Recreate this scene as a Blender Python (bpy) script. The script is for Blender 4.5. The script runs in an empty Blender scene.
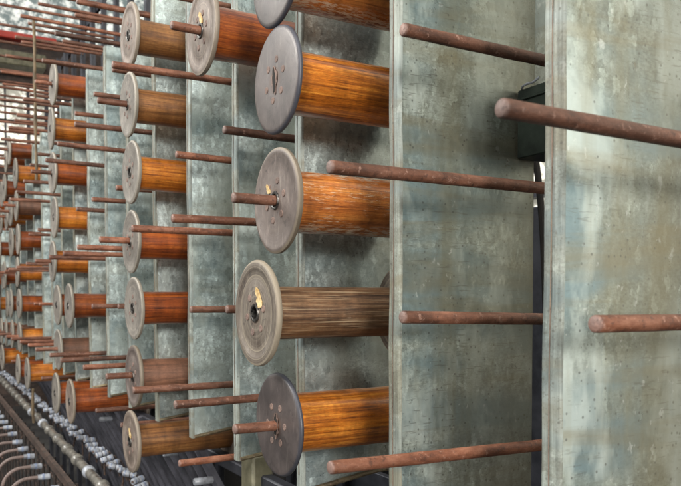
import bpy, math, random
from mathutils import Vector, Matrix
R = random.Random(11)
sc = bpy.context.scene
COL = sc.collection
PI = math.pi

# ------------------------------------------------------------------ layout (metres)
S = .16            # vertical pitch of the spindles
X0, P = -.41191, .27102   # first spindle bay, bay pitch (the creel runs off along -X)
YE, YO, YF = .4755, .3817, .4455
Z0 = -.020
XA, YP, W = -.5273, .5391, .228
LIP = .023
ZT, ZB = .80, -.312
F_, YAW, PITCH, ROLL, PY = 736.56, .52529, -.03635, -.00068, 326.34

cY, sY = math.cos(YAW), math.sin(YAW)
Fv = Vector((-cY, sY, 0)); Rv = Vector((sY, cY, 0)); Uv = Vector((0, 0, 1))
F2 = Fv*math.cos(PITCH)+Uv*math.sin(PITCH); U2 = Uv*math.cos(PITCH)-Fv*math.sin(PITCH)
R3 = Rv*math.cos(ROLL)+U2*math.sin(ROLL); U3 = U2*math.cos(ROLL)-Rv*math.sin(ROLL)
def in_view(x, y, z, m=4):
    v = Vector((x, y, z)); d = v.dot(F2)
    if d < .05: return False
    u = 340.5+F_*v.dot(R3)/d; w = PY-F_*v.dot(U3)/d
    return -m < u < 681+m and -m < w < 486+m

# ------------------------------------------------------------------ node helpers
class NT:
    def __init__(s, name):
        s.m = bpy.data.materials.new(name); s.m.use_nodes = True
        s.t = s.m.node_tree; s.b = s.t.nodes['Principled BSDF']; s.l = s.t.links
        tc = s.t.nodes.new('ShaderNodeTexCoord'); oi = s.t.nodes.new('ShaderNodeObjectInfo')
        mul = s.t.nodes.new('ShaderNodeMath'); mul.operation = 'MULTIPLY'; mul.inputs[1].default_value = 37.
        s.l.new(oi.outputs['Random'], mul.inputs[0])
        add = s.t.nodes.new('ShaderNodeVectorMath'); add.operation = 'ADD'
        s.l.new(tc.outputs['Object'], add.inputs[0]); s.l.new(mul.outputs[0], add.inputs[1])
        s.co = add.outputs[0]; s.raw = tc.outputs['Object']; s.rnd = oi.outputs['Random']
    def n(s, t): return s.t.nodes.new(t)
    def put(s, sock, v):
        if hasattr(v, 'is_output') or isinstance(v, bpy.types.NodeSocket): s.l.new(v, sock)
        elif v is not None: sock.default_value = v
    def scale(s, vec, sc3, rot=None):
        k = s.n('ShaderNodeMapping'); s.put(k.inputs['Vector'], vec); k.inputs['Scale'].default_value = sc3
        if rot: k.inputs['Rotation'].default_value = rot
        return k.outputs[0]
    def noise(s, vec, scale=5, detail=4, rough=.55, dist=0, out=0):
        k = s.n('ShaderNodeTexNoise'); s.put(k.inputs['Vector'], vec)
        k.inputs['Scale'].default_value = scale; k.inputs['Detail'].default_value = detail
        k.inputs['Roughness'].default_value = rough; k.inputs['Distortion'].default_value = dist
        return k.outputs[out]
    def vor(s, vec, scale, out='Color', feat='F1', rnd=1):
        k = s.n('ShaderNodeTexVoronoi'); k.feature = feat; s.put(k.inputs['Vector'], vec)
        k.inputs['Scale'].default_value = scale; k.inputs['Randomness'].default_value = rnd
        return k.outputs[out]
    def ramp(s, f, pts, interp='LINEAR'):
        k = s.n('ShaderNodeValToRGB'); s.put(k.inputs[0], f); cr = k.color_ramp; cr.interpolation = interp
        while len(cr.elements) < len(pts): cr.elements.new(.5)
        for e, (p, c) in zip(cr.elements, pts):
            e.position = p; e.color = (c, c, c, 1) if not hasattr(c, '__len__') else (*c, 1)
        return k.outputs[0]
    def mix(s, f, a, b, mode='MIX'):
        k = s.n('ShaderNodeMix'); k.data_type = 'RGBA'; k.blend_type = mode
        s.put(k.inputs[0], f)
        for i, v in ((6, a), (7, b)):
            if isinstance(v, (tuple, list)): v = (*v, 1) if len(v) == 3 else v
            s.put(k.inputs[i], v)
        return k.outputs[2]
    def math(s, op, a, b=0., c=None):
        k = s.n('ShaderNodeMath'); k.operation = op; s.put(k.inputs[0], a); s.put(k.inputs[1], b)
        if c is not None: s.put(k.inputs[2], c)
        return k.outputs[0]
    def sep(s, v):
        k = s.n('ShaderNodeSeparateXYZ'); s.put(k.inputs[0], v); return k.outputs
    def bump(s, h, strength=.3, dist=.002, prev=None):
        k = s.n('ShaderNodeBump'); s.put(k.inputs['Height'], h); k.inputs['Strength'].default_value = strength
        k.inputs['Distance'].default_value = dist
        if prev is not None: s.put(k.inputs['Normal'], prev)
        s.l.new(k.outputs[0], s.b.inputs['Normal']); return k.outputs[0]
    def out(s, col=None, rough=None, metal=None, coat=None, coatr=None, spec=None):
        for k, v in (('Base Color', col), ('Roughness', rough), ('Metallic', metal), ('Coat Weight', coat), ('Coat Roughness', coatr), ('Specular IOR Level', spec)):
            if isinstance(v, tuple): v = (*v, 1)
            s.put(s.b.inputs[k], v)
        return s.m

def mat_galv(name, base=(.33, .385, .36), edge=False, blue=.8, rustk=.9, speck=1.):
    t = NT(name)
    c = t.co
    warp = t.n('ShaderNodeVectorMath'); warp.operation = 'MULTIPLY_ADD'
    t.l.new(t.noise(c, 60, 3, .6, 0, 1), warp.inputs[0]); warp.inputs[1].default_value = (.016, .016, .016); t.l.new(c, warp.inputs[2])
    cw = warp.outputs[0]
    big = t.noise(t.scale(c, (1, 1, .45)), 7, 5, .6)
    sp = t.sep(t.vor(t.scale(cw, (1, 1.5, .8), (.5, 0, 0)), 75))[0]
    col = t.mix(1, base, t.ramp(sp, [(0, .78), (.5, 1.0), (.88, 1.12), (.95, 1.38), (1, 1.5)]), 'MULTIPLY')
    sp2 = t.sep(t.vor(t.scale(cw, (1, 1.7, .75), (-.6, .2, .1)), 150))[1]
    col = t.mix(1, col, t.ramp(sp2, [(0, .88), (.6, 1), (.93, 1.06), (1, 1.3)]), 'MULTIPLY')
    col = t.mix(1, col, t.ramp(t.noise(c, 45, 6, .72), [(.3, .80), (.7, 1.2)]), 'MULTIPLY')
    col = t.mix(1, col, t.ramp(t.noise(t.scale(c, (1, .5, 1)), 380, 4, .75), [(.32, .70), (.5, 1.), (.68, 1.28)]), 'MULTIPLY')
    band = t.ramp(t.noise(t.scale(c, (1, .55, 2.6)), 4.6, 4, .5, .4), [(.45, 0), (.57, 1)])
    col = t.mix(t.math('MULTIPLY', band, blue), col, (.17, .255, .285))
    pale = t.ramp(t.noise(t.scale(c, (1, 1.5, .9)), 8, 4, .55, .3), [(.50, 0), (.62, 1)])
    col = t.mix(t.math('MULTIPLY', pale, .62), col, (.60, .69, .66))
    run = t.ramp(t.noise(t.scale(c, (1, 2.6, .3)), 5, 5, .6, .3), [(.46, 0), (.62, 1)])
    col = t.mix(t.math('MULTIPLY', run, .42*rustk), col, (.22, .185, .085))
    lvl = t.ramp(t.noise(t.scale(c, (1, .35, 3.4)), 4.6, 4, .6, .5), [(.53, 0), (.64, 1)])
    col = t.mix(t.math('MULTIPLY', lvl, .5*rustk), col, (.215, .17, .08))
    rust = t.ramp(t.noise(t.scale(c, (1, 2, .9)), 34, 6, .7, .2), [(.66, 0), (.76, 1)])
    col = t.mix(t.math('MULTIPLY', rust, .4*rustk*speck), col, (.20, .105, .04))
    wfl = t.ramp(t.noise(t.scale(cw, (1, 1.5, 1.1), (.5, 0, 0)), 62, 3, .5, .1), [(.66, 0), (.72, 1)])
    col = t.mix(t.math('MULTIPLY', wfl, .34), col, (.74, .78, .76))
    scr = t.ramp(t.noise(t.scale(c, (1, .09, 1)), 420, 2, .5), [(.62, 0), (.65, 1)])
    msk = t.ramp(t.noise(c, 9, 3), [(.42, 0), (.56, 1)])
    col = t.mix(t.math('MULTIPLY', t.math('MULTIPLY', scr, msk), .42*speck), col, (.09, .085, .07))
    dots = t.ramp(t.vor(c, 105, 'Distance'), [(0, 1), (.11, 1), (.20, 0)])
    dm = t.ramp(t.sep(t.vor(c, 105))[2], [(.35, 0), (.40, 1)])
    col = t.mix(t.math('MULTIPLY', t.math('MULTIPLY', dots, dm), .65*speck), col, (.075, .08, .078))
    yy = t.ramp(t.sep(t.raw)[1], [(.0, 0), (.19, 1)])  # shading painted into the sheet: darker from front fold to back edge
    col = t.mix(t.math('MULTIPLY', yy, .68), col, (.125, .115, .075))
    if edge:
        col = t.mix(.45, col, (.155, .145, .11))
        l = t.ramp(t.noise(t.scale(c, (40, 40, 1)), 6, 5, .7), [(.40, .6), (.6, 1.15)])
        col = t.mix(.8, col, l, 'MULTIPLY')
    col = t.mix(1, col, t.ramp(t.rnd, [(0, .86), (1, 1.1)]), 'MULTIPLY')
    rg = t.math('ADD', t.math('MULTIPLY', t.noise(cw, 30, 3, .5), .24), t.math('MULTIPLY', big, .2))
    rg = t.math('ADD', rg, .08)
    rg = t.math('ADD', rg, t.math('MULTIPLY', sp2, .12))
    t.bump(t.math('ADD', t.math('MULTIPLY', t.noise(c, 9, 2), 5.), t.math('MULTIPLY', t.noise(c, 130, 4), .5)), .2, .0012)
    return t.out(col, rg if not edge else .6, .62 if not edge else .1)

def mat_wood(name, dark, mid, light, rough=.25, coat=.5, wear=0., fade=0., pale=0.):
    t = NT(name); c = t.co
    g = t.noise(t.scale(c, (1, .035, 1)), 210, 6, .68, .3)
    g2 = t.noise(t.scale(c, (1, .09, 1)), 38, 5, .6, 1.0)
    f = t.math('ADD', t.math('MULTIPLY', g, .68), t.math('MULTIPLY', g2, .32))
    col = t.ramp(f, [(.34, dark), (.49, mid), (.66, light)])
    b = t.ramp(t.noise(t.scale(c, (.6, 1.8, .6)), 10, 4, .65), [(.38, .45), (.6, 1.08)])
    col = t.mix(.75, col, b, 'MULTIPLY')
    lines = t.ramp(t.noise(t.scale(c, (1, .014, 1)), 620, 3, .6), [(.34, .35), (.46, 1)])
    col = t.mix(.65, col, lines, 'MULTIPLY')
    grit = t.ramp(t.noise(t.scale(c, (1, .3, 1)), 420, 4, .75), [(.35, .7), (.65, 1.2)])
    col = t.mix(.8, col, grit, 'MULTIPLY')
    col = t.mix(1, col, t.ramp(t.rnd, [(0, .78), (1, 1.2)]), 'MULTIPLY')
    # darker collar where the wood meets the front flange
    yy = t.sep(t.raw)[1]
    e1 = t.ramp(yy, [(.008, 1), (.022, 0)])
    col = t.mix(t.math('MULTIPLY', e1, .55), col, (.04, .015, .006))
    fl = t.ramp(t.noise(t.scale(c, (1, .10, 1)), 420, 5, .8), [(.62-.06*wear, 0), (.66-.06*wear, 1)])
    wm = t.ramp(t.noise(t.scale(c, (1, .5, 1)), 18, 5, .7), [(.64-.15*wear, 0), (.74-.12*wear, 1)])
    col = t.mix(t.math('MULTIPLY', t.math('MULTIPLY', fl, wm), .8), col, (.60, .48, .34))
    if wear >= 1:
        az = t.ramp(t.math('ABSOLUTE', t.math('ADD', t.math('MULTIPLY', t.sep(t.raw)[2], 22.), t.math('MULTIPLY', t.math('SUBTRACT', t.noise(c, 20, 4), .5), .5))), [(.70, 0), (.90, 1)])
        sp_ = t.ramp(t.noise(t.scale(c, (1, .25, 1)), 230, 4, .7), [(.48, 0), (.54, 1)])
        col = t.mix(t.math('MULTIPLY', t.math('MULTIPLY', az, sp_), .85), col, (.55, .47, .36))
    if pale:
        pl = t.ramp(t.noise(t.scale(c, (1, .012, 1)), 520, 3, .6), [(.56, 0), (.64, 1)])
        col = t.mix(t.math('MULTIPLY', pl, pale), col, (.58, .44, .28))
    if fade: col = t.mix(fade, col, (.17, .13, .09))
    rr = t.math('ADD', rough, t.math('MULTIPLY', t.noise(t.scale(c, (1, .3, 1)), 60, 4), .25))
    t.bump(f, .22, .001)
    return t.out(col, rr, 0., coat, .22)

def mat_flange(name, a, b, rimc, rough=.5, rings=0., scuff=.4, R0=.0745):
    t = NT(name); c = t.co
    xyz = t.sep(t.raw)
    r = t.math('SQRT', t.math('ADD', t.math('MULTIPLY', xyz[0], xyz[0]), t.math('MULTIPLY', xyz[2], xyz[2])))
    rn = t.math('DIVIDE', r, R0)
    col = t.mix(t.ramp(t.noise(c, 16, 6, .65), [(.38, 0), (.62, 1)]), a, b)
    sc1 = t.ramp(t.noise(t.scale(c, (1, 1, .25), (0, .5, 0)), 120, 5, .7), [(.56, 0), (.66, 1)])
    col = t.mix(t.math('MULTIPLY', sc1, scuff), col, tuple(min(1, v*1.7+.03) for v in b))
    dk = t.ramp(t.noise(c, 60, 5, .75, .5), [(.36, 1), (.42, 0)])
    col = t.mix(t.math('MULTIPLY', dk, .6), col, (.05, .04, .04))
    col = t.mix(1, col, t.ramp(t.noise(c, 9, 5, .7, .4), [(.35, .72), (.65, 1.15)]), 'MULTIPLY')
    fs_ = t.ramp(t.noise(t.scale(c, (1, 1, .08), (0, 1.1, 0)), 240, 3, .6), [(.62, 0), (.68, 1)])
    col = t.mix(t.math('MULTIPLY', fs_, scuff*.9), col, (.36, .32, .28))
    rc = t.noise(t.scale(c, (1, 1, 1)), 30, 3)
    if rings:
        comb = t.n('ShaderNodeCombineXYZ'); t.put(comb.inputs[0], rn); t.put(comb.inputs[1], t.rnd)
        w = t.noise(comb.outputs[0], 26, 3, .7)
        col = t.mix(t.math('MULTIPLY', t.ramp(w, [(.5, 0), (.68, 1)]), rings), col, rimc)
        w2 = t.noise(comb.outputs[0], 60, 2, .5)
        col = t.mix(t.math('MULTIPLY', t.ramp(w2, [(.36, 1), (.46, 0)]), rings*.6), col, (.06, .05, .045))
    rimf = t.ramp(t.math('ADD', rn, t.math('MULTIPLY', rc, .03)), [(.955, 0), (1.0, 1)])
    col = t.mix(t.math('MULTIPLY', rimf, .7), col, rimc)
    hubr = t.ramp(t.math('ADD', rn, t.math('MULTIPLY', rc, .16)), [(.22, 1), (.36, 0)])
    col = t.mix(t.math('MULTIPLY', hubr, .6), col, (.10, .055, .035))
    col = t.mix(1, col, t.ramp(t.rnd, [(0, .85), (1, 1.15)]), 'MULTIPLY')
    t.bump(t.noise(c, 110, 5, .7), .25, .0008)
    return t.out(col, t.math('ADD', rough, t.math('MULTIPLY', t.noise(c, 30, 3), .2)), .12)

def mat_rust(name, a, b, c3, rough=.62, sc_=1., metal=.1):
    t = NT(name); c = t.co
    n1 = t.noise(t.scale(c, (1, .35, 1)), 55*sc_, 6, .68)
    col = t.ramp(n1, [(.34, a), (.5, b), (.68, c3)])
    n2 = t.noise(t.scale(c, (1, .25, 1)), 14*sc_, 3)
    col = t.mix(1, col, t.ramp(n2, [(.35, .6), (.65, 1.3)]), 'MULTIPLY')
    sp = t.ramp(t.noise(c, 130*sc_, 4, .7), [(.60, 0), (.66, 1)])
    col = t.mix(t.math('MULTIPLY', sp, .55), col, (.36, .22, .17))
    tipm = t.ramp(t.sep(t.raw)[1], [(.0005, 1), (.0035, 0)])
    col = t.mix(t.math('MULTIPLY', tipm, .5), col, (.27, .20, .18))
    pit = t.ramp(t.noise(c, 110*sc_, 5, .75), [(.36, 1), (.44, 0)])
    col = t.mix(t.math('MULTIPLY', pit, .7), col, (.045, .02, .014))
    col = t.mix(1, col, t.ramp(t.rnd, [(0, .8), (1, 1.18)]), 'MULTIPLY')
    t.bump(t.math('ADD', n1, t.math('MULTIPLY', t.noise(c, 200*sc_, 4, .7), .6)), .7, .0014)
    return t.out(col, rough, metal)

def mat_plain(name, a, b, scale=20, rough=.6, metal=0., bump=.2, coat=None, st=(1, 1, 1)):
    t = NT(name)
    n = t.noise(t.scale(t.co, st), scale, 5, .65)
    col = t.mix(t.ramp(n, [(.36, 0), (.64, 1)]), a, b)
    t.bump(n, bump, .002)
    return t.out(col, rough, metal, coat)

def mat_glow(name, a, b, scale, strength, thr=(.4, .6)):
    t = NT(name)
    n = t.noise(t.co, scale, 5, .65)
    col = t.mix(t.ramp(n, [(thr[0], 0), (thr[1], 1)]), a, b)
    t.put(t.b.inputs['Emission Color'], col); t.b.inputs['Emission Strength'].default_value = strength
    return t.out(col, .6)

M = {}
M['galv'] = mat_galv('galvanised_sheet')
M['galv_lit'] = mat_galv('galvanised_sheet_bluish_lit', (.66, .77, .77), blue=.6, rustk=.5, speck=.35)  # lit copy of the sheet: aisle light put into a paler colour
M['galv_dimmed'] = mat_galv('galvanised_sheet_dimmed', (.235, .275, .25))  # dimmed copy of the sheet, colour lowered to offset strong light on it
M['galv_dimmed'].node_tree.nodes['Principled BSDF'].inputs['Metallic'].default_value = .3
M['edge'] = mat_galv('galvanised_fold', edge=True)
M['rim'] = mat_rust('sheet_hem', (.10, .075, .045), (.18, .14, .08), (.28, .24, .15), .55, 1.2, .3)
M['orange'] = mat_wood('varnished_amber_wood', (.095, .022, .004), (.43, .125, .012), (.76, .31, .045), .20, .7)
M['worn'] = mat_wood('worn_red_amber_wood', (.13, .030, .007), (.40, .120, .022), (.62, .25, .06), .25, .55, wear=1.)
M['red'] = mat_wood('red_brown_wood', (.07, .014, .005), (.27, .058, .010), (.50, .135, .022), .22, .6, wear=.35)
M['dull'] = mat_wood('dull_brown_wood', (.055, .026, .013), (.165, .082, .038), (.30, .17, .085), .42, .1, wear=.4, fade=.0, pale=.45)
M['tan'] = mat_wood('faded_tan_wood', (.075, .030, .010), (.25, .10, .028), (.42, .20, .065), .34, .3, wear=.35)
M['plum'] = mat_wood('dull_plum_wood', (.07, .03, .018), (.19, .08, .045), (.32, .15, .09), .45, .1, wear=.2, fade=.1)
M['fl_dark'] = mat_flange('smooth_slate_flange', (.068, .056, .055), (.11, .09, .085), (.05, .06, .085), .34, .0, .2)
M['fl_mauve'] = mat_flange('mauve_grey_flange', (.10, .078, .070), (.165, .132, .118), (.24, .20, .145), .45, .2, .4)
M['fl_ring'] = mat_flange('ring_worn_flange', (.11, .085, .068), (.20, .168, .135), (.42, .36, .27), .5, .6, .5)
M['fl_pale'] = mat_flange('pale_grey_flange', (.11, .098, .086), (.20, .182, .16), (.32, .29, .24), .5, .5, .6)
M['fl_brown'] = mat_flange('brown_grey_flange', (.12, .088, .070), (.22, .175, .145), (.30, .255, .20), .5, .5, .5)
M['pin'] = mat_rust('rusty_spindle', (.075, .026, .014), (.185, .068, .036), (.31, .14, .085), .55)
M['pin_b'] = mat_rust('brown_rusty_spindle', (.06, .026, .016), (.14, .058, .034), (.24, .11, .07), .55)
M['rivet'] = mat_rust('rusty_rivet', (.06, .030, .018), (.11, .060, .038), (.19, .115, .075), .75, 3)
M['bush'] = mat_plain('dark_steel_bush', (.03, .03, .03), (.16, .15, .14), 300, .35, .8)
M['black'] = mat_plain('hollow_black', (.008, .007, .006), (.015, .012, .010), 90, .9)
M['paper'] = mat_plain('yellowed_paper', (.42, .27, .10), (.72, .58, .32), 120, .8)
M['box'] = mat_plain('dark_green_painted_box', (.012, .018, .015), (.035, .048, .038), 22, .42, .2)
M['iron'] = mat_plain('dark_blue_iron', (.018, .020, .028), (.055, .058, .072), 14, .5, .3)
M['fin'] = mat_plain('lifted_black_slat', (.03, .031, .04), (.11, .11, .135), 9, .5, .1, st=(1, 1, 1))  # colour raised in place of light that does not reach the slats
M['cream'] = mat_plain('grimy_cream_enamel', (.04, .038, .034), (.20, .19, .165), 40, .35, 0, .2, .3)
M['china'] = mat_plain('white_china', (.12, .125, .14), (.36, .39, .44), 25, .4, 0, .1, .1)
M['blue'] = mat_plain('blue_band_glaze', (.10, .12, .18), (.24, .29, .40), 60, .25, 0, .1, .5)
M['brown'] = mat_rust('brown_iron', (.014, .010, .009), (.04, .025, .019), (.085, .052, .038), .6, .7)
M['dark_brown'] = mat_rust('dark_brown_iron', (.007, .006, .0055), (.018, .013, .011), (.04, .027, .021), .6, .7)
M['olive'] = mat_plain('olive_cast_frame', (.09, .085, .05), (.20, .185, .12), 18, .55, .1)
M['lath'] = mat_plain('yellow_lath', (.05, .035, .02), (.20, .14, .075), 60, .7, st=(1, 1, .3))
M['floor'] = mat_plain('oily_floor', (.020, .021, .025), (.07, .068, .066), 5, .55, 0, .4)
M['wall'] = mat_plain('peeling_plaster', (.10, .12, .12), (.36, .38, .34), 3.2, .85, 0, .5)
M['redp'] = mat_plain('red_painted_tie_beam', (.36, .03, .02), (.62, .07, .045), 6, .5)
M['glass'] = mat_glow('daylit_window_glass', (.30, .29, .24), (1., .97, .86), 7.5, 1.0, (.46, .56))
M['cladding_glow'] = mat_glow('glowing_cladding', (.16, .20, .20), (.85, .88, .84), 11, .5, (.44, .60))  # mottled upper cladding given its own glow, brightness put into the material

# ------------------------------------------------------------------ mesh helpers
class MB:
    def __init__(s): s.v = []; s.f = []; s.mi = []; s.sm = []
    def add(s, vs, fs, mi=0, smooth=False):
        o = len(s.v); s.v += [tuple(p) for p in vs]
        for f in fs: s.f.append([i+o for i in f]); s.mi.append(mi); s.sm.append(smooth)
    def box(s, x0, x1, y0, y1, z0, z1, mi=0, b=0.):
        if b <= 0:
            vs = [(x, y, z) for x in (x0, x1) for y in (y0, y1) for z in (z0, z1)]
            s.add(vs, [(0, 1, 3, 2), (4, 6, 7, 5), (0, 4, 5, 1), (2, 3, 7, 6), (0, 2, 6, 4), (1, 5, 7, 3)], mi)
            return
        # chamfered box: 24 verts
        vs = []; idx = {}
        for a in (0, 1):
            for c in (0, 1):
                for e in (0, 1):
                    px, py, pz = (x0, x1)[a], (y0, y1)[c], (z0, z1)[e]
                    ix, iy, iz = px+(b if a == 0 else -b), py+(b if c == 0 else -b), pz+(b if e == 0 else -b)
                    for k, p in enumerate(((px, iy, iz), (ix, py, iz), (ix, iy, pz))):
                        idx[(a, c, e, k)] = len(vs); vs.append(p)
        fs = []
        for a in (0, 1): fs.append([idx[(a, c, e, 0)] for c, e in ((0, 0), (0, 1), (1, 1), (1, 0))])
        for c in (0, 1): fs.append([idx[(a, c, e, 1)] for a, e in ((0, 0), (0, 1), (1, 1), (1, 0))])
        for e in (0, 1): fs.append([idx[(a, c, e, 2)] for a, c in ((0, 0), (0, 1), (1, 1), (1, 0))])
        for c in (0, 1):
            for e in (0, 1): fs.append([idx[(0, c, e, 1)], idx[(1, c, e, 1)], idx[(1, c, e, 2)], idx[(0, c, e, 2)]])
        for a in (0, 1):
            for e in (0, 1): fs.append([idx[(a, 0, e, 0)], idx[(a, 1, e, 0)], idx[(a, 1, e, 2)], idx[(a, 0, e, 2)]])
        for a in (0, 1):
            for c in (0, 1): fs.append([idx[(a, c, 0, 0)], idx[(a, c, 1, 0)], idx[(a, c, 1, 1)], idx[(a, c, 0, 1)]])
        for a in (0, 1):
            for c in (0, 1):
                for e in (0, 1): fs.append([idx[(a, c, e, 0)], idx[(a, c, e, 1)], idx[(a, c, e, 2)]])
        s.add(vs, fs, mi)
    def lathe(s, prof, n=48, mi=0, wob=None, loop=False, smooth=True):
        """profile [(y, r)] turned about the Y axis"""
        vs = []
        for y, r in prof:
            for k in range(n):
                a = 2*PI*k/n; rr = r*(1+(wob(a, y) if wob else 0))
                vs.append((rr*math.cos(a), y, rr*math.sin(a)))
        fs = []; m = len(prof)
        for i in range(m if loop else m-1):
            j = (i+1) % m
            for k in range(n):
                k2 = (k+1) % n
                fs.append((i*n+k, i*n+k2, j*n+k2, j*n+k))
        if not loop:
            if prof[0][1] > 1e-5: fs.append(list(range(n))[::-1])
            if prof[-1][1] > 1e-5: fs.append([(m-1)*n+k for k in range(n)])
        s.add(vs, fs, mi, smooth)
    def tube(s, pts, r, n=10, mi=0):
        pts = [Vector(p) for p in pts]; vs = []; m = len(pts)
        rs = r if hasattr(r, '__len__') else [r]*m
        for i, p in enumerate(pts):
            d = (pts[min(i+1, m-1)]-pts[max(i-1, 0)]).normalized()
            a = d.cross(Vector((.13, .2, .97)) if abs(d.z) < .9 else Vector((1, 0, .1))).normalized(); b = d.cross(a)
            for k in range(n):
                t = 2*PI*k/n; vs.append(p+(a*math.cos(t)+b*math.sin(t))*rs[i])
        fs = [(i*n+k, i*n+(k+1) % n, (i+1)*n+(k+1) % n, (i+1)*n+k) for i in range(m-1) for k in range(n)]
        fs += [list(range(n))[::-1], [(m-1)*n+k for k in range(n)]]
        s.add(vs, fs, mi, True)
    def mesh(s, name, mats):
        me = bpy.data.meshes.new(name); me.from_pydata(s.v, [], s.f)
        for m in (mats if isinstance(mats, (list, tuple)) else [mats]): me.materials.append(m)
        me.polygons.foreach_set('material_index', s.mi); me.polygons.foreach_set('use_smooth', s.sm)
        me.update()
        import bmesh
        bm = bmesh.new(); bm.from_mesh(me); bmesh.ops.recalc_face_normals(bm, faces=bm.faces); bm.to_mesh(me); bm.free()
        try: me.set_sharp_from_angle(angle=math.radians(42))
        except Exception: pass
        return me
    def build(s, name, mats, parent=None, loc=(0, 0, 0)): return link(name, s.mesh(name, mats), parent, loc)

def link(name, me, parent=None, loc=(0, 0, 0)):
    o = bpy.data.objects.new(name, me); COL.objects.link(o); o.location = loc
    if parent: o.parent = parent
    return o
def empty(name, loc=(0, 0, 0)):
    o = bpy.data.objects.new(name, None); COL.objects.link(o); o.location = loc; o.empty_display_size = .02; return o
def tag(o, label, cat, group=None):
    o['label'] = label; o['category'] = cat
    if group: o['group'] = group
    return o
def struct(o): o['kind'] = 'structure'; return o
def copy_tree(o, parent=None):
    c = o.copy(); COL.objects.link(c); c.parent = parent
    for ch in list(o.children): copy_tree(ch, c)
    return c
ORD = 'first second third fourth fifth sixth seventh eighth ninth tenth eleventh twelfth thirteenth fourteenth fifteenth sixteenth seventeenth eighteenth nineteenth twentieth'.split()
NUM = 'zero one two three four five six seven eight nine ten eleven twelve'.split()

# ------------------------------------------------------------------ divider sheets
def panel_mesh():
    m = MB(); th = .0022
    nz, ny = 26, 8
    # face sheet at x=0 (normal +X), slightly dished so the reflections wander
    def grid(xoff):
        vs = []
        for i in range(nz+1):
            for j in range(ny+1):
                u, v = j/ny, i/nz
                zb = ZB+.018*min(1, u*1.6)
                z = zb+(ZT-zb)*v
                x = xoff-.0016*math.sin(PI*u)*(1+.6*math.sin(v*9))
                vs.append((x, u*W, z))
        return vs
    n = ny+1
    q = [(i*n+j, i*n+j+1, (i+1)*n+j+1, (i+1)*n+j) for i in range(nz) for j in range(ny)]
    a = grid(0); b = grid(-th)
    N = len(a)
    rim = []
    for j in range(ny): rim += [(j, j+1, j+1+N, j+N), (nz*n+j, nz*n+j+1, nz*n+j+1+N, nz*n+j+N)]
    for i in range(nz): rim += [(i*n+ny, (i+1)*n+ny, (i+1)*n+ny+N, i*n+ny+N), (i*n, (i+1)*n, (i+1)*n+N, i*n+N)]
    m.add(a+b, q+[tuple(x+N for x in f) for f in q]+rim, 0, True)
    return m
face_me = panel_mesh().mesh('sheet_face', M['galv']); face_near = panel_mesh().mesh('sheet_face', M['galv_dimmed']); face_far = panel_mesh().mesh('sheet_face', M['galv_lit'])
m = MB()
# front fold: rounded strip of sheet turned back along -X, with a hem rolled over
prof = [(.0006, .0012), (.0004, -.0012), (-.0008, -.0030), (-.0030, -.0040), (-LIP+.003, -.0044), (-LIP+.0006, -.0034), (-LIP, -.0014), (-LIP+.0008, .0002), (-LIP+.003, .0008)]
zs = [ZB+(ZT-ZB)*k/40 for k in range(41)]
vs = []; fs = []
for z in zs:
    wv = .0006*math.sin(z*17)+.0004*math.sin(z*41+1)
    for x, y in prof: vs.append((x, y+wv, z))
k = len(prof)
for i in range(40):
    for j in range(k-1): fs.append((i*k+j, i*k+j+1, (i+1)*k+j+1, (i+1)*k+j))
m.add(vs, fs, 0, True)
fold_me = m.mesh('front_fold', M['edge'])
m = MB()
m.tube([(-LIP*.52, -.0047+.0006*math.sin(z*17), z) for z in zs[1:-1]], .0006, 6)
seam_me = m.mesh('fold_seam', M['rim'])
m = MB()
# hem along the slanting foot and a return flange tucked under
pts = [(.0014, .001, ZB+.004), (.0014, W*.62, ZB+.022), (.0014, W-.001, ZB+.022)]
m.tube(pts, .0042, 8)
vs = [(.0010, .0, ZB+.001), (.0010, W*.62, ZB+.0185), (-LIP, W*.62, ZB+.0165), (-LIP, 0, ZB-.002)]
m.add(vs, [(0, 1, 2, 3)])
hem_me = m.mesh('foot_hem', M['rim'])
m = MB()
m.box(-LIP, -.0005, W-.0012, W+.0012, ZB+.03, ZT-.004, 0)
back_me = m.mesh('back_fold', M['edge'])

NP = 20
panel_roots = []
for k in range(NP):
    r = empty('divider_sheet', (XA+LIP-k*P, YP, 0))
    for nm, me in (('face', face_me), ('front_fold', fold_me), ('seam', seam_me), ('foot_hem', hem_me), ('back_fold', back_me)):
        if k > 11 and nm in ('seam', 'back_fold'): continue
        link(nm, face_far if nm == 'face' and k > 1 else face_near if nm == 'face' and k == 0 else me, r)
    if k == 0: lab = 'nearest and widest galvanised sheet divider, cut off by the right edge'
    elif k == 1: lab = 'galvanised sheet divider second from the right, rusty pins crossing it above a dark box'
    elif k < 10: lab = 'grey galvanised upright sheet divider, %s from the right end of the creel' % ORD[k]
    else: lab = 'slim far galvanised sheet divider in the crowded left end of the creel'
    tag(r, lab, 'metal divider', 'upright galvanised dividers of the creel')
    if k > 1:
        r.rotation_euler = (0, R.uniform(-.003, .003), R.uniform(-.012, .012))
    panel_roots.append(r)

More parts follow.
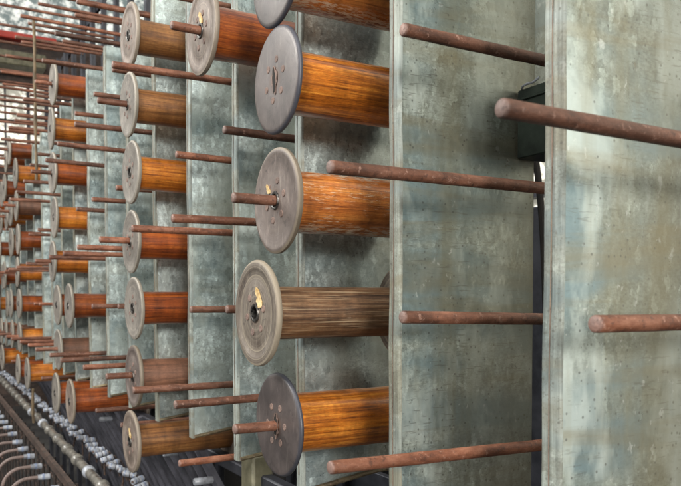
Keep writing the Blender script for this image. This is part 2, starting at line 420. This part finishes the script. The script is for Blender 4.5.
# ------------------------------------------------------------------ spindle pins
def pin_mesh(L, mat, seed):
    rr = random.Random(seed); r = .0074
    m = MB()
    prof = [(0, 0), (.0, r*.80), (.0005, r*.90), (.0014, r*.98), (.003, r)]
    q = .004
    while q < L: q += .03; prof.append((min(q, L), r*(1+rr.uniform(-.03, .02))))
    m.lathe(prof, 20)
    return m.mesh('spindle_pin', mat)
YB = .862
pin_cache = {}
def pin(bay, row, y, lab, dx=0, dz=0, tilt=(0, 0), grp='rusty spindle pins of the creel'):
    L = YB-y; key = (round(L, 2), R.randrange(2))
    if key not in pin_cache: pin_cache[key] = pin_mesh(YB-y+.012, M['pin'] if key[1] else M['pin_b'], hash(key) % 999)
    o = link('spindle_pin', pin_cache[key], None, (X0-bay*P+dx, y, Z0-row*S+dz))
    o.rotation_mode = 'YXZ'; o.rotation_euler = (tilt[0], R.uniform(0, 6.28), tilt[1])
    return tag(o, lab, 'spindle pin', grp)
special = {(0, -1): .374, (4, -3): .347, (4, 0): .502, (3, 0): .477}
nobuild = {(3, 2), (6, -7)}
spools = {}   # filled below: (bay,row) -> True when the pin ends inside the spool
SP = {2: range(-3, 2), 3: [-3], 5: range(-4, 3), 8: [0, 2], 9: range(-5, 3), 12: [2], 13: range(-4, 3), 15: [-5, -4, -3, -1, 0, 1], 14: [-5, -3, -2, 0, 1], 16: [-4, -3, -2, -1, 1, 2], 18: [-4, -1, 0], 17: [0, 1, 2]}
def bayname(b):
    if b == 0: return 'before the nearest divider at the right edge'
    if b < 10: return 'before the %s divider from right' % ORD[b]
    return ''
for b in range(0, 19):
    rows = [r for r in range(-9, 3)]
    vis = []
    for r in rows:
        odd = r % 2
        y = special.get((b, r), (YO if odd else YE)+R.uniform(-.010, .010)*(b > 4))
        z = Z0-r*S
        if (b, r) in nobuild: continue
        if in_view(X0-b*P, y, z) or in_view(X0-b*P, y+.2, z): vis.append((r, y))
    for i, (r, y) in enumerate(vis):
        hub = b in SP and r in SP[b]
        if hub and r % 2 == 0 and b not in (9,): pass
        if b < 10:
            odd = r % 2
            lab = '%s rusty pin %s, %s from the top' % ('long' if odd else 'short', bayname(b), ORD[i])
            if hub and odd: lab = 'rusty pin poking through the %s spool down, %s' % (ORD[list(SP[b]).index(r)], bayname(b))
            elif hub: lab = 'rusty pin tip inside hub of %s spool down, %s' % (ORD[list(SP[b]).index(r)], bayname(b))
        else: lab = 'thin rusty pin in the crowded far left end of the creel'
        tl = (R.uniform(-.012, .010), R.uniform(-.012, .012))
        if b == 1: tl = {-2: (0.002, .0), -1: (0.002, .0), 0: (-.024, 0), 1: (-.022, 0)}.get(r, (0, 0))
        if b == 0: tl = (-.004, 0)
        pin(b, r, y, lab, tilt=tl, dx=(R.uniform(-.004, .004) if b > 1 and not hub else 0), dz=(R.uniform(-.004, .003) if b > 1 and not hub else 0))

# ------------------------------------------------------------------ spools
def flange_mesh(mat, Rf, style, rh=.0105):
    m = MB(); t = .0085
    if style == 'smooth': prof = [(.0006, rh), (.0004, Rf*.55), (.0006, Rf*.90), (.0012, Rf*.955), (.0028, Rf*.99), (.005, Rf), (.0072, Rf*.992), (t, Rf*.965), (t, rh)]
    elif style == 'ring': prof = [(.0008, rh), (.0008, Rf*.60), (.0014, Rf*.62), (.0014, Rf*.80), (.0004, Rf*.82), (-.0004, Rf*.86), (-.0004, Rf*.94), (.0008, Rf*.985), (.003, Rf), (.006, Rf), (t, Rf*.975), (t, rh)]
    else: prof = [(.0004, rh), (.0008, Rf*.5), (.0006, Rf*.88), (-.0002, Rf*.91), (.0004, Rf*.965), (.0022, Rf), (.0062, Rf), (t, Rf*.975), (t, rh)]
    ph = R.uniform(0, 6)
    m.lathe(prof, 96, wob=lambda a, y: .0035*math.sin(2*a+ph)+.0015*math.sin(5*a+ph), loop=True)
    return m.mesh('flange', mat)
def barrel_mesh(mat, rb, L):
    m = MB(); t = .0085; ph = R.uniform(0, 6)
    prof = [(t-.001, rb*.3), (t-.001, rb*1.02), (t+.004, rb*1.015)]
    for k in range(1, 14): prof.append((t+.004+(L-2*t-.008)*k/14, rb*(1+.004*math.sin(k*1.9+ph)-.012*math.sin(PI*k/14))))
    prof += [(L-t-.004, rb*1.01), (L-t+.001, rb*1.02), (L-t+.001, rb*.3)]
    m.lathe(prof, 72, wob=lambda a, y: .006*math.sin(2*a+ph)+.002*math.sin(7*a+ph+y*20), loop=True)
    return m.mesh('barrel', mat)
def blob(pts_r, y, jag, seed, n=22):
    rr = random.Random(seed); vs = []; rx, rz = pts_r
    for k in range(n):
        a = 2*PI*k/n; j = 1+rr.uniform(-jag, jag); vs.append((rx*j*math.cos(a), y, rz*j*math.sin(a)))
    vs2 = [(x*.92, y+.0012, z*.92) for x, y_, z in vs]
    fs = [list(range(n))]+[(k, (k+1) % n, n+(k+1) % n, n+k) for k in range(n)]
    return vs+vs2, fs
def make_spool(fm, bm_, Rf=.0745, rb=.0425, L=.257, style='plain', hub='bush', rivets=True, paper=0, seed=1, detail=True):
    root = empty('wooden_spool')
    link('barrel', barrel_mesh(M[bm_], rb, L), root)
    f = link('flange', flange_mesh(M[fm], Rf, style), root)
    f2 = link('flange', flange_mesh(M[fm], Rf, 'smooth'), root, (0, L, 0)); f2.rotation_euler = (PI, 0, 0)
    if detail:
        if hub == 'bush':
            m = MB(); m.lathe([(-.0012, .0092), (-.0018, .0105), (-.0016, .0126), (.0004, .0136), (.0022, .0132), (.02, .0112), (.02, .0092)], 32, loop=True)
            m.build('bush', M['bush'], f)
            m = MB(); m.lathe([(.0225, .0), (.0225, .0105), (.0240, .0105), (.0240, 0)], 24); 
            if False: m.build('bore', M['black'], f)
        else:
            m = MB()
            v, fs = blob((.0085, .0185), -.0006, .22, seed); m.add(v, fs)
            m.build('torn_hub_plate', M['rivet'], f)
            m = MB()
            v, fs = blob((.0052, .0150), -.0012, .28, seed+3); m.add(v, fs)
            m.build('slot_dark_patch', M['black'], f)  # black patch on the surface, painting the dark inside of the slot
        if rivets:
            for k in range(6):
                a = k*PI/3+.35+seed; rr = .38*Rf
                m = MB(); m.lathe([(-.0002, 0), (-.0003, .0028), (-.0006, .0042), (-.0002, .0050), (.0008, .0052)], 14)
                o = m.build('rivet', M['rivet'], f, (rr*math.cos(a), 0, rr*math.sin(a)))
        if paper:
            m = MB(); rr = random.Random(seed)
            outl = [(.015, .007), (.024, .008), (.025, .016), (.020, .023), (.016, .030), (.008, .036), (.005, .029), (.011, .022), (.008, .017), (.013, .013)]
            if paper == 2: outl = [(x*.8-.008, z*.8+.003) for x, z in outl]
            if paper == 3: outl = [(x*.6-.030, z*.5+.008) for x, z in outl]
            n = len(outl)
            vs = [(x, -.0013+rr.uniform(-.0008, 0), z) for x, z in outl]+[(x, .0004, z) for x, z in outl]
            m.add(vs, [list(range(n))]+[(k, (k+1) % n, n+(k+1) % n, n+k) for k in range(n)])
            m.build('paper_scrap', M['paper'], f)
    return root
def place(root, bay, row, y=YF, dx=0, dz=0, lab='', rot=None, grp='wooden spools on the creel', tilt=(0, 0)):
    root.location = (X0-bay*P+dx, y, Z0-row*S+dz)
    root.rotation_euler = (tilt[0], 0, tilt[1])
    return tag(root, lab, 'spool', grp)
# column nearest the camera
place(make_spool('fl_dark', 'worn', style='smooth', hub='bush', seed=4, rb=.044), 2, -3, dx=-.004, lab='topmost spool of the nearest column, cut by the top edge, white-flecked barrel')
place(make_spool('fl_dark', 'orange', style='smooth', hub='slot', seed=1, rb=.0445), 2, -2, dz=.009, lab='bright amber spool with smooth slate flange and torn slot hub, no pin showing')
place(make_spool('fl_mauve', 'worn', style='plain', paper=3, seed=2, rb=.0445), 2, -1, lab='worn red-amber spool with mauve-grey flange and a pin through its hub, nearest column')
place(make_spool('fl_ring', 'dull', style='ring', paper=1, seed=3, rb=.038), 2, 0, y=.414, dz=.001, lab='dull brown spool pulled forward, ring-worn flange with yellow paper scrap')
place(make_spool('fl_dark', 'orange', style='smooth', hub='slot', seed=7, rb=.044), 2, 1, dz=.001, lab='lowest amber spool of the nearest column, slate flange with pin in a slot')
place(make_spool('fl_brown', 'red', style='ring', paper=2, seed=5, rb=.044), 3, -3, y=.433, lab='lone red-brown spool near the top, brown flange with yellow paper and long pin')
mats5 = {-4: ('fl_brown', 'tan'), -3: ('fl_pale', 'tan'), -2: ('fl_pale', 'orange'), -1: ('fl_pale', 'red'), 0: ('fl_pale', 'red'), 1: ('fl_mauve', 'plum'), 2: ('fl_brown', 'tan')}
labs5 = {-4: 'topmost spool of the second full column, brown flange and tan barrel', -3: 'tan barrelled spool second from top in the second full column', -2: 'orange barrelled pale flanged spool third from top in the second full column',
         -1: 'red-brown spool with pin through hub, fourth from top in the second full column', 0: 'red-brown spool in the middle row of the second full column, pale flange',
         1: 'dull plum barrelled spool, second from bottom in the second full column', 2: 'tan spool hanging below the sheet feet, yellow scrap on its flange'}
for r, (a, b) in mats5.items():
    place(make_spool(a, b, style='ring' if a != 'fl_pale' else 'plain', seed=20+r, paper=2 if r == 2 else 0, rb=.040), 5, r, y=YF+R.uniform(-.006, .006), dx=R.uniform(-.003, .003), dz=R.uniform(-.003, .001), lab=labs5[r], tilt=(R.uniform(-.01, .01), R.uniform(-.02, .02)))
place(make_spool('fl_pale', 'red', seed=31, rivets=False, rb=.041), 8, 0, lab='red-brown spool just right of another in the middle row, left part of the photo')
place(make_spool('fl_brown', 'red', seed=32, rivets=False, rb=.041), 8, 2, lab='red-brown spool in the bottom row with brown-grey flange, left of the tan one')
far = [make_spool('fl_pale', c, seed=40+i, rivets=False, detail=(i < 2), rb=.041) for i, c in enumerate(('orange', 'red', 'plum'))]
kinds9 = {-5: 1, -4: 0, -3: 1, -2: 0, -1: 0, 0: 1, 1: 2, 2: 1}
used = set()
def far_spool(i):
    if i in used: return copy_tree(far[i])
    used.add(i); return far[i]
vis9 = list(kinds9)
for b in (9, 12, 13, 14, 15, 16, 17, 18):
    for r in SP[b]:
        i = kinds9[r] if b == 9 else R.choice((0, 0, 1, 1, 2))
        o = far_spool(i)
        if b == 9: lab = '%s barrelled spool %s from the top of the third full column' % (('orange', 'red-brown', 'plum brown')[i], ORD[vis9.index(r)])
        elif b == 13: lab = '%s small spool with pale flange in the fourth full column' % ORD[list(SP[13]).index(r)]+', counting from the top'
        elif b == 12: lab = 'small spool by itself in the bottom row left of the third full column'
        else: lab = 'tiny far spool at the very left edge of the creel'
        if b == 12: place(o, b, r, lab=lab)
        else: place(o, b, r, y=YF+R.uniform(-.01, .01), dx=R.uniform(-.004, .004), dz=R.uniform(-.004, .001), lab=lab, tilt=(R.uniform(-.012, .012), R.uniform(-.03, .03)))

# ------------------------------------------------------------------ rear frame of the creel
root = empty('creel_frame', (0, YB, 0))
for k in range(0, 21):
    m = MB(); x = X0-k*P
    m.box(x-.016, x+.016, 0, .008, -1.2, 1.62, 0, .0015)
    m.box(x-.016, x-.010, .008, .03, -1.2, 1.62, 0)
    m.build('post', M['iron'], root)
for z in (-.42, 1.60):
    m = MB(); m.box(X0-20.5*P, X0+.3, .031, .048, z-.03, z+.03, 0, .002); m.build('rail', M['iron'], root)
tag(root, 'dark iron rear frame of posts that carries all the pins', 'machine frame')

# dark box between the first two dividers, cable and sparse things glimpsed in the slot
m = MB(); m.box(-.773, -.665, .733, .800, .196, .290, 0, .0015)
m.box(-.776, -.663, .7305, .803, .274, .2785, 0, .001)
bx = m.build('junction_box', M['box']); tag(bx, 'dark green metal box tucked between the two nearest dividers', 'box')
m = MB()
m.tube([(-.770, .738, .289), (-.760, .730, .2925), (-.752, .729, .2935), (-.742, .731, .2935), (-.734, .735, .299)], .0016, 6)
tag(m.build('loose_thread', M['china']), 'pale loose thread lying over the top corner of the dark box', 'thread')
m = MB(); pts = []
for k in range(16):
    t = k/15; pts.append((-.985+.055*t+.006*math.sin(t*5), .97, .30-.42*t))
m.tube(pts, .006, 8); tag(m.build('cable', M['black']), 'black cable hanging in the slot below the dark box', 'cable')
m = MB()
m.box(-1.20, -.965, 1.02, 1.06, .36, 1.0, 0, .003)
tag(m.build('back_plate', M['galv']), 'mottled bluish metal plate glimpsed in the slot above the dark box', 'metal plate')
m = MB(); m.box(-1.3, -.82, 1.08, 1.12, -.9, .185, 0, .003)  # bluish plate, enlarged to block the bright windows seen through the slot
tag(m.build('lower_back_plate', M['iron']), 'dark slate plate glimpsed low in the slot between the nearest dividers', 'metal plate')

# ------------------------------------------------------------------ slatted guard under the sheets
root = empty('slatted_guard', (0, .5, -.42))
n = 0; x = -1.80
while x > -5.2 and n < 70:
    m = MB(); j = R.uniform(-.006, .006); w = .021
    a = Vector((x+j, .125, .04)); b = Vector((x+j, .26, -.22)); c = Vector((x+j, .46, -.70))
    vs = []
    for p, ww in ((a, w*.7), (b, w), (c, w)):
        for sx, sy in ((-1, -.5), (-.5, -1), (.5, -1), (1, -.5), (1, .6), (-1, .6)): vs.append((p.x+sx*ww, p.y+sy*.012, p.z+sy*.006))
    fs = [(i*6+k, i*6+(k+1) % 6, (i+1)*6+(k+1) % 6, (i+1)*6+k) for i in (0, 1) for k in range(6)]+[tuple(range(6)), tuple(range(12, 18))]
    m.add(vs, fs, 0, True)
    m.build('slat', M['fin'], root); x -= .115; n += 1
m = MB(); m.box(-5.2, -.7, .16, .19, .0, .03, 0, .004); m.build('cross_bar', M['iron'], root)
m = MB(); m.box(-5.2, -.7, .48, .49, -.76, .05, 0); m.build('backing', M['black'], root)  # black sheet standing in for the shade between and behind the slats
tag(root, 'row of dark leaning slats below the galvanised sheets', 'guard')
# porcelain guide tubes sticking out under each bay
for k, (xx, yy, zz, lab) in enumerate(((-1.652, .56, -.427, 'white porcelain tube under the sheets, rightmost of the row'), (-2.03, .60, -.434, 'white porcelain tube just below the lowest tan spool'),
        (-2.85, .60, -.452, 'white porcelain tube right of the lowest red-brown spool'), (-1.30, .62, -.43, 'white porcelain tube under the sheets beneath the nearest column'))):
    m = MB(); m.lathe([(0, .004), (0, .007), (.002, .0088), (.045, .0088), (.047, .007), (.047, .004)], 20, loop=True)
    t = tag(m.build('porcelain_tube', M['china'], None, (xx, yy, zz)), lab, 'porcelain tube', 'porcelain tubes under the creel')
# olive cast frame under the sheets
m = MB()
m.box(-1.16, -1.05, .60, .66, -1.2, -.345, 0, .006); m.box(-1.56, -1.49, .64, .69, -1.2, -.345, 0, .006)
tag(m.build('cast_leg_frame', M['olive']), 'olive cast iron legs under the sheet feet near the bottom edge', 'machine leg')

# ------------------------------------------------------------------ front machine rail
def rl(x, a, b):   # point on a rail given by two (x, y) ends
    t = (x-a[0])/(b[0]-a[0]); return a[1]+(b[1]-a[1])*t
A1, B1 = (-5.155, .470), (-2.07, .430)
root = empty('guide_roller_rail', (0, 0, -.50))
m = MB()
xs = [-5.6+.0555*k for k in range(72)]
m.tube([(x, rl(x, A1, B1), 0) for x in xs], .0140, 16); m.build('rod', M['cream'], root)
x = -5.5
while x < -1.62:
    y = rl(x, A1, B1); m = MB()
    pts = [(x+d, y, 0) for d in (-.016, -.013, -.007, 0, .007, .013, .016)]
    m.tube(pts, [.0140, .0165, .0190, .0195, .0190, .0165, .0140], 18); m.build('collar', M['china'] if R.random() < .12 else M['cream'], root); x += R.uniform(.17, .21)
tag(root, 'long cream enamelled rail with swollen collars running along the bottom left', 'rail')
# china guides behind the rail
i = 0; x = -5.4
protog = None
while x < -1.75:
    yy = .505+R.uniform(-.006, .010)
    if protog is None:
        protog = empty('thread_guide'); 
        m = MB(); m.lathe([(-.03, .006), (-.03, .0115), (-.027, .013), (-.005, .013), (-.003, .0115), (-.003, .006)], 16, loop=True); m.build('china_ring', M['china'], protog)
        m = MB(); m.lathe([(.000, .006), (.000, .0115), (.003, .013), (.022, .013), (.025, .0115), (.025, .006)], 16, loop=True); m.build('china_ring', M['china'], protog)
        m = MB(); m.lathe([(-.024, .0105), (-.024, .01345), (-.019, .01345), (-.019, .0105)], 16, loop=True); m.build('blue_band', M['blue'], protog)
        m = MB(); m.lathe([(.010, .0105), (.010, .01345), (.016, .01345), (.016, .0105)], 16, loop=True); m.build('blue_band', M['blue'], protog)
        m = MB(); m.tube([(0, -.034, 0), (0, .032, 0), (0, .045, -.05), (0, .05, -.12)], .0045, 8); m.build('stem', M['brown'], protog)
        o = protog
    else: o = copy_tree(protog)
    o.scale = (.68,)*3
    o.location = (x+R.uniform(-.02, .02), yy, -.484+R.uniform(-.004, .004)); o.rotation_euler = (R.uniform(-.35, .35), R.uniform(-.3, .3), R.uniform(-.6, .6))
    tag(o, 'small blue and white china thread guide standing behind the cream rail', 'thread guide', 'china thread guides along the rail')
    i += 1; x += (.055 if i % 3 else .085)
# rusty angle strip in front, with the lattice of drop rods
A2, B2 = (-4.277, .389), (-2.054, .369)
root = empty('drop_rod_screen', (0, 0, -.50))
m = MB()
for k in range(30):
    xa, xb = -5.6+.14*k, -5.6+.14*(k+1)
    ya, yb = rl(xa, A2, B2), rl(xb, A2, B2)
    m.add([(xa, ya-.014, 0), (xb, yb-.014, 0), (xb, yb-.001, .002), (xa, ya-.001, .002), (xa, ya-.014, -.022), (xb, yb-.014, -.022), (xa, ya-.001, -.005), (xb, yb-.001, -.005)], [(0, 1, 2, 3), (0, 1, 5, 4), (3, 2, 7, 6), (4, 5, 7, 6)])
m.build('angle_strip', M['brown'], root)
x = -5.4
while x < -1.6:
    m = MB(); y = rl(x, A2, B2)
    m.tube([(x, y+.02, -.02), (x+R.uniform(-.004, .004), y+.02, -.35), (x, y+.02, -.70)], .0050, 7); m.build('drop_rod', M['dark_brown'], root); x += .135
for z, w in ((-.11, .006), (-.24, .007), (-.40, .007)):
    m = MB(); m.tube([(-5.5, rl(-5.5, A2, B2)+.032, z), (-1.6, rl(-1.6, A2, B2)+.032, z)], w, 8); m.build('cross_rod', M['brown'], root)
tag(root, 'rusty angle strip with a screen of thin drop rods under the cream rail', 'rod screen')
# hooked arms with glazed tips
A3, B3 = (-3.349, .303), (-2.143, .301)
proto = None; x = -3.9; i = 0
while x < -1.75:
    if proto is None:
        proto = empty('hooked_arm')
        m = MB(); pts = []
        pts.append((0, .0, 0)); pts.append((0, -.03, -.001))
        for k in range(9):
            a = PI/2*k/8; pts.append((0, -.03-.055*math.sin(a), -.001-.055*(1-math.cos(a))))
        pts += [(0, -.088, -.13), (0, -.085, -.30), (0, -.08, -.62)]
        m.tube(pts, .0052, 10); m.build('arm', M['dark_brown'], proto)
        m = MB(); m.lathe([(-.008, .004), (-.009, .0075), (.020, .0085), (.023, .0075), (.023, .004)], 16, loop=True); m.build('glazed_tip', M['china'], proto)
        m = MB(); m.lathe([(.002, .007), (.002, .0092), (.009, .0092), (.009, .007)], 16, loop=True); m.build('blue_band', M['blue'], proto)
        o = proto
    else: o = copy_tree(proto)
    o.location = (x, rl(x, A3, B3), -.50+R.uniform(-.004, .004)); o.rotation_euler = (R.uniform(-.05, .05), 0, R.uniform(-.10, .10))
    n_from_right = 0
    tag(o, 'x', 'hooked arm', 'hooked arms along the machine front'); o['xx'] = x
    i += 1; x += .155
arms = sorted([o for o in COL.objects if 'xx' in o.keys()], key=lambda o: -o['xx'])
vis = [o for o in arms if in_view(*o.location)]
for o in arms:
    if o in vis: o['label'] = 'brown hooked arm with blue and white tip, %s from the bottom edge upward' % ORD[vis.index(o)]
    else: o['label'] = 'brown hooked arm with its tip below or left of the frame'
    del o['xx']

# ------------------------------------------------------------------ hall around
m = MB(); m.add([(-40, -12, -1.2), (12, -12, -1.2), (12, 12, -1.2), (-40, 12, -1.2)], [(0, 1, 2, 3)])
struct(m.build('floor', M['floor']))
# end wall of the hall, far down the creel
XW = -9.
root = struct(empty('end_wall', (XW, 0, 0)))
m = MB(); m.box(-.12, 0, -4, 6, -1.2, 1.5, 0); m.box(-.12, .02, -4, 6, 2.40, 2.96, 0); m.build('masonry', M['brown'], root)
m = MB(); m.box(-.10, 0, -4, 6, 2.94, 4.2, 0); m.build('upper_cladding', M['cladding_glow'], root)
m = MB(); m.box(-.07, -.05, -4, 6, 1.5, 2.40, 0); m.build('window_glass', M['glass'], root)
y = -1.
while y < 4.2:
    m = MB(); w = R.choice((.015, .02, .03, .05)); m.box(-.05, .03, y, y+w, 1.5, 2.39, 0); m.build('mullion', M['iron'], root); y += R.uniform(.08, .26)
for z in (1.72, 1.98, 2.2):
    m = MB(); m.box(-.04, .04, -1, 4.2, z, z+.02, 0); m.build('transom', M['brown'], root)
m = MB(); m.box(XW+.01, XW+.14, -.5, 1.45, 2.86, 2.935, 0, .01)
tag(m.build('red_beam', M['redp']), 'bright red painted beam at the upper left edge', 'beam')
m = MB(); m.box(XW+.2, XW+.5, -.2, 1.28, 2.47, 2.62, 0, .01)
tag(m.build('olive_duct', M['olive']), 'olive duct under the red beam at the upper left edge', 'duct')
# side wall behind the creel with tall windows
YW = 3.2
root = struct(empty('side_wall', (0, YW, 0)))
m = MB(); m.box(-30, 6, 0, .12, -1.2, -.2, 0); m.build('masonry', M['brown'], root)
m = MB(); m.box(-30, 6, .05, .07, -.2, 5.2, 0); m.build('window_glass', M['glass'], root)
x = -12.
while x < -1.5:
    m = MB(); w = R.choice((.04, .06, .10, .16)); m.box(x, x+w, -.06, .04, -.2, 5.2, 0); m.build('mullion', M['iron'], root); x += w+R.uniform(.10, .28)
for z in (.6, 1.35, 2.1, 2.85, 3.6):
    m = MB(); m.box(-12, -1.5, -.03, .045, z, z+.07, 0); m.build('transom', M['iron'], root)
# yellowed lath hanging among the far pins
m = MB(); m.tube([(-3.2+.004*math.sin(k*1.3), .438+.0012*math.sin(k*2.1), .48+.08*k) for k in range(9)], [.006+.0015*math.sin(k*2.7) for k in range(9)], 7)
tag(m.build('wooden_lath', M['lath']), 'thin yellowed upright lath among the far pins at upper left', 'lath')
m = MB(); m.tube([(-3.2, .414, -.50), (-3.203, .411, -.43), (-3.2, .413, -.36)], [.005, .007, .005], 7)
tag(m.build('wooden_lath', M['lath']), 'short yellowed lath below the lowest spools near the cream rail', 'lath')

# ------------------------------------------------------------------ light
w = bpy.data.worlds.new('World'); sc.world = w; w.use_nodes = True
nt = w.node_tree; bg = nt.nodes['Background']
tc = nt.nodes.new('ShaderNodeTexCoord'); mp = nt.nodes.new('ShaderNodeMapping'); mp.inputs['Scale'].default_value = (1, 1, 2.2)
nz = nt.nodes.new('ShaderNodeTexNoise'); nz.inputs['Scale'].default_value = 2.6; nz.inputs['Detail'].default_value = 3
cr = nt.nodes.new('ShaderNodeValToRGB'); cr.color_ramp.elements[0].position = .36; cr.color_ramp.elements[0].color = (.05, .05, .045, 1)
cr.color_ramp.elements[1].position = .66; cr.color_ramp.elements[1].color = (1.05, 1.05, 1.0, 1)
for a, b in ((tc.outputs['Generated'], mp.inputs[0]), (mp.outputs[0], nz.inputs[0]), (nz.outputs[0], cr.inputs[0]), (cr.outputs[0], bg.inputs[0])): nt.links.new(a, b)
bg.inputs[1].default_value = 1.2
def area(name, loc, target, sx, sy, e, col):
    l = bpy.data.lights.new(name, 'AREA'); l.shape = 'RECTANGLE'; l.size = sx; l.size_y = sy; l.energy = e; l.color = col
    o = bpy.data.objects.new(name, l); COL.objects.link(o); o.location = loc
    o.rotation_euler = (Vector(target)-Vector(loc)).to_track_quat('-Z', 'Y').to_euler()
area('roof_light', (.4, -1.2, 2.6), (-1.0, .5, 0), 3.2, 1.8, 82, (1, .96, .90))
area('aisle_window_light', (-3.5, -2.6, 2.4), (-2.4, .5, .1), 3.2, 1.2, 230, (1, .98, .93))
area('near_fill_light', (9, -2.0, 2.3), (-2, .6, .1), 2.4, 2.0, 1050, (1, .95, .88))  # added fill lamp, unseen source that brightens the sheet faces along the row

# ------------------------------------------------------------------ camera
cam = bpy.data.cameras.new('camera'); co = bpy.data.objects.new('camera', cam); COL.objects.link(co); sc.camera = co
co.matrix_world = Matrix(((R3.x, U3.x, -F2.x, 0), (R3.y, U3.y, -F2.y, 0), (R3.z, U3.z, -F2.z, 0), (0, 0, 0, 1)))
cam.sensor_width = 36; cam.lens = F_/681*36; cam.sensor_fit = 'HORIZONTAL'
cam.shift_y = (PY-243)/681
cam.clip_start = .02; cam.clip_end = 200
cam.dof.use_dof = True; cam.dof.focus_distance = 1.05; cam.dof.aperture_fstop = 13
sc.view_settings.view_transform = 'Standard'; sc.view_settings.look = 'None'; sc.view_settings.exposure = 0
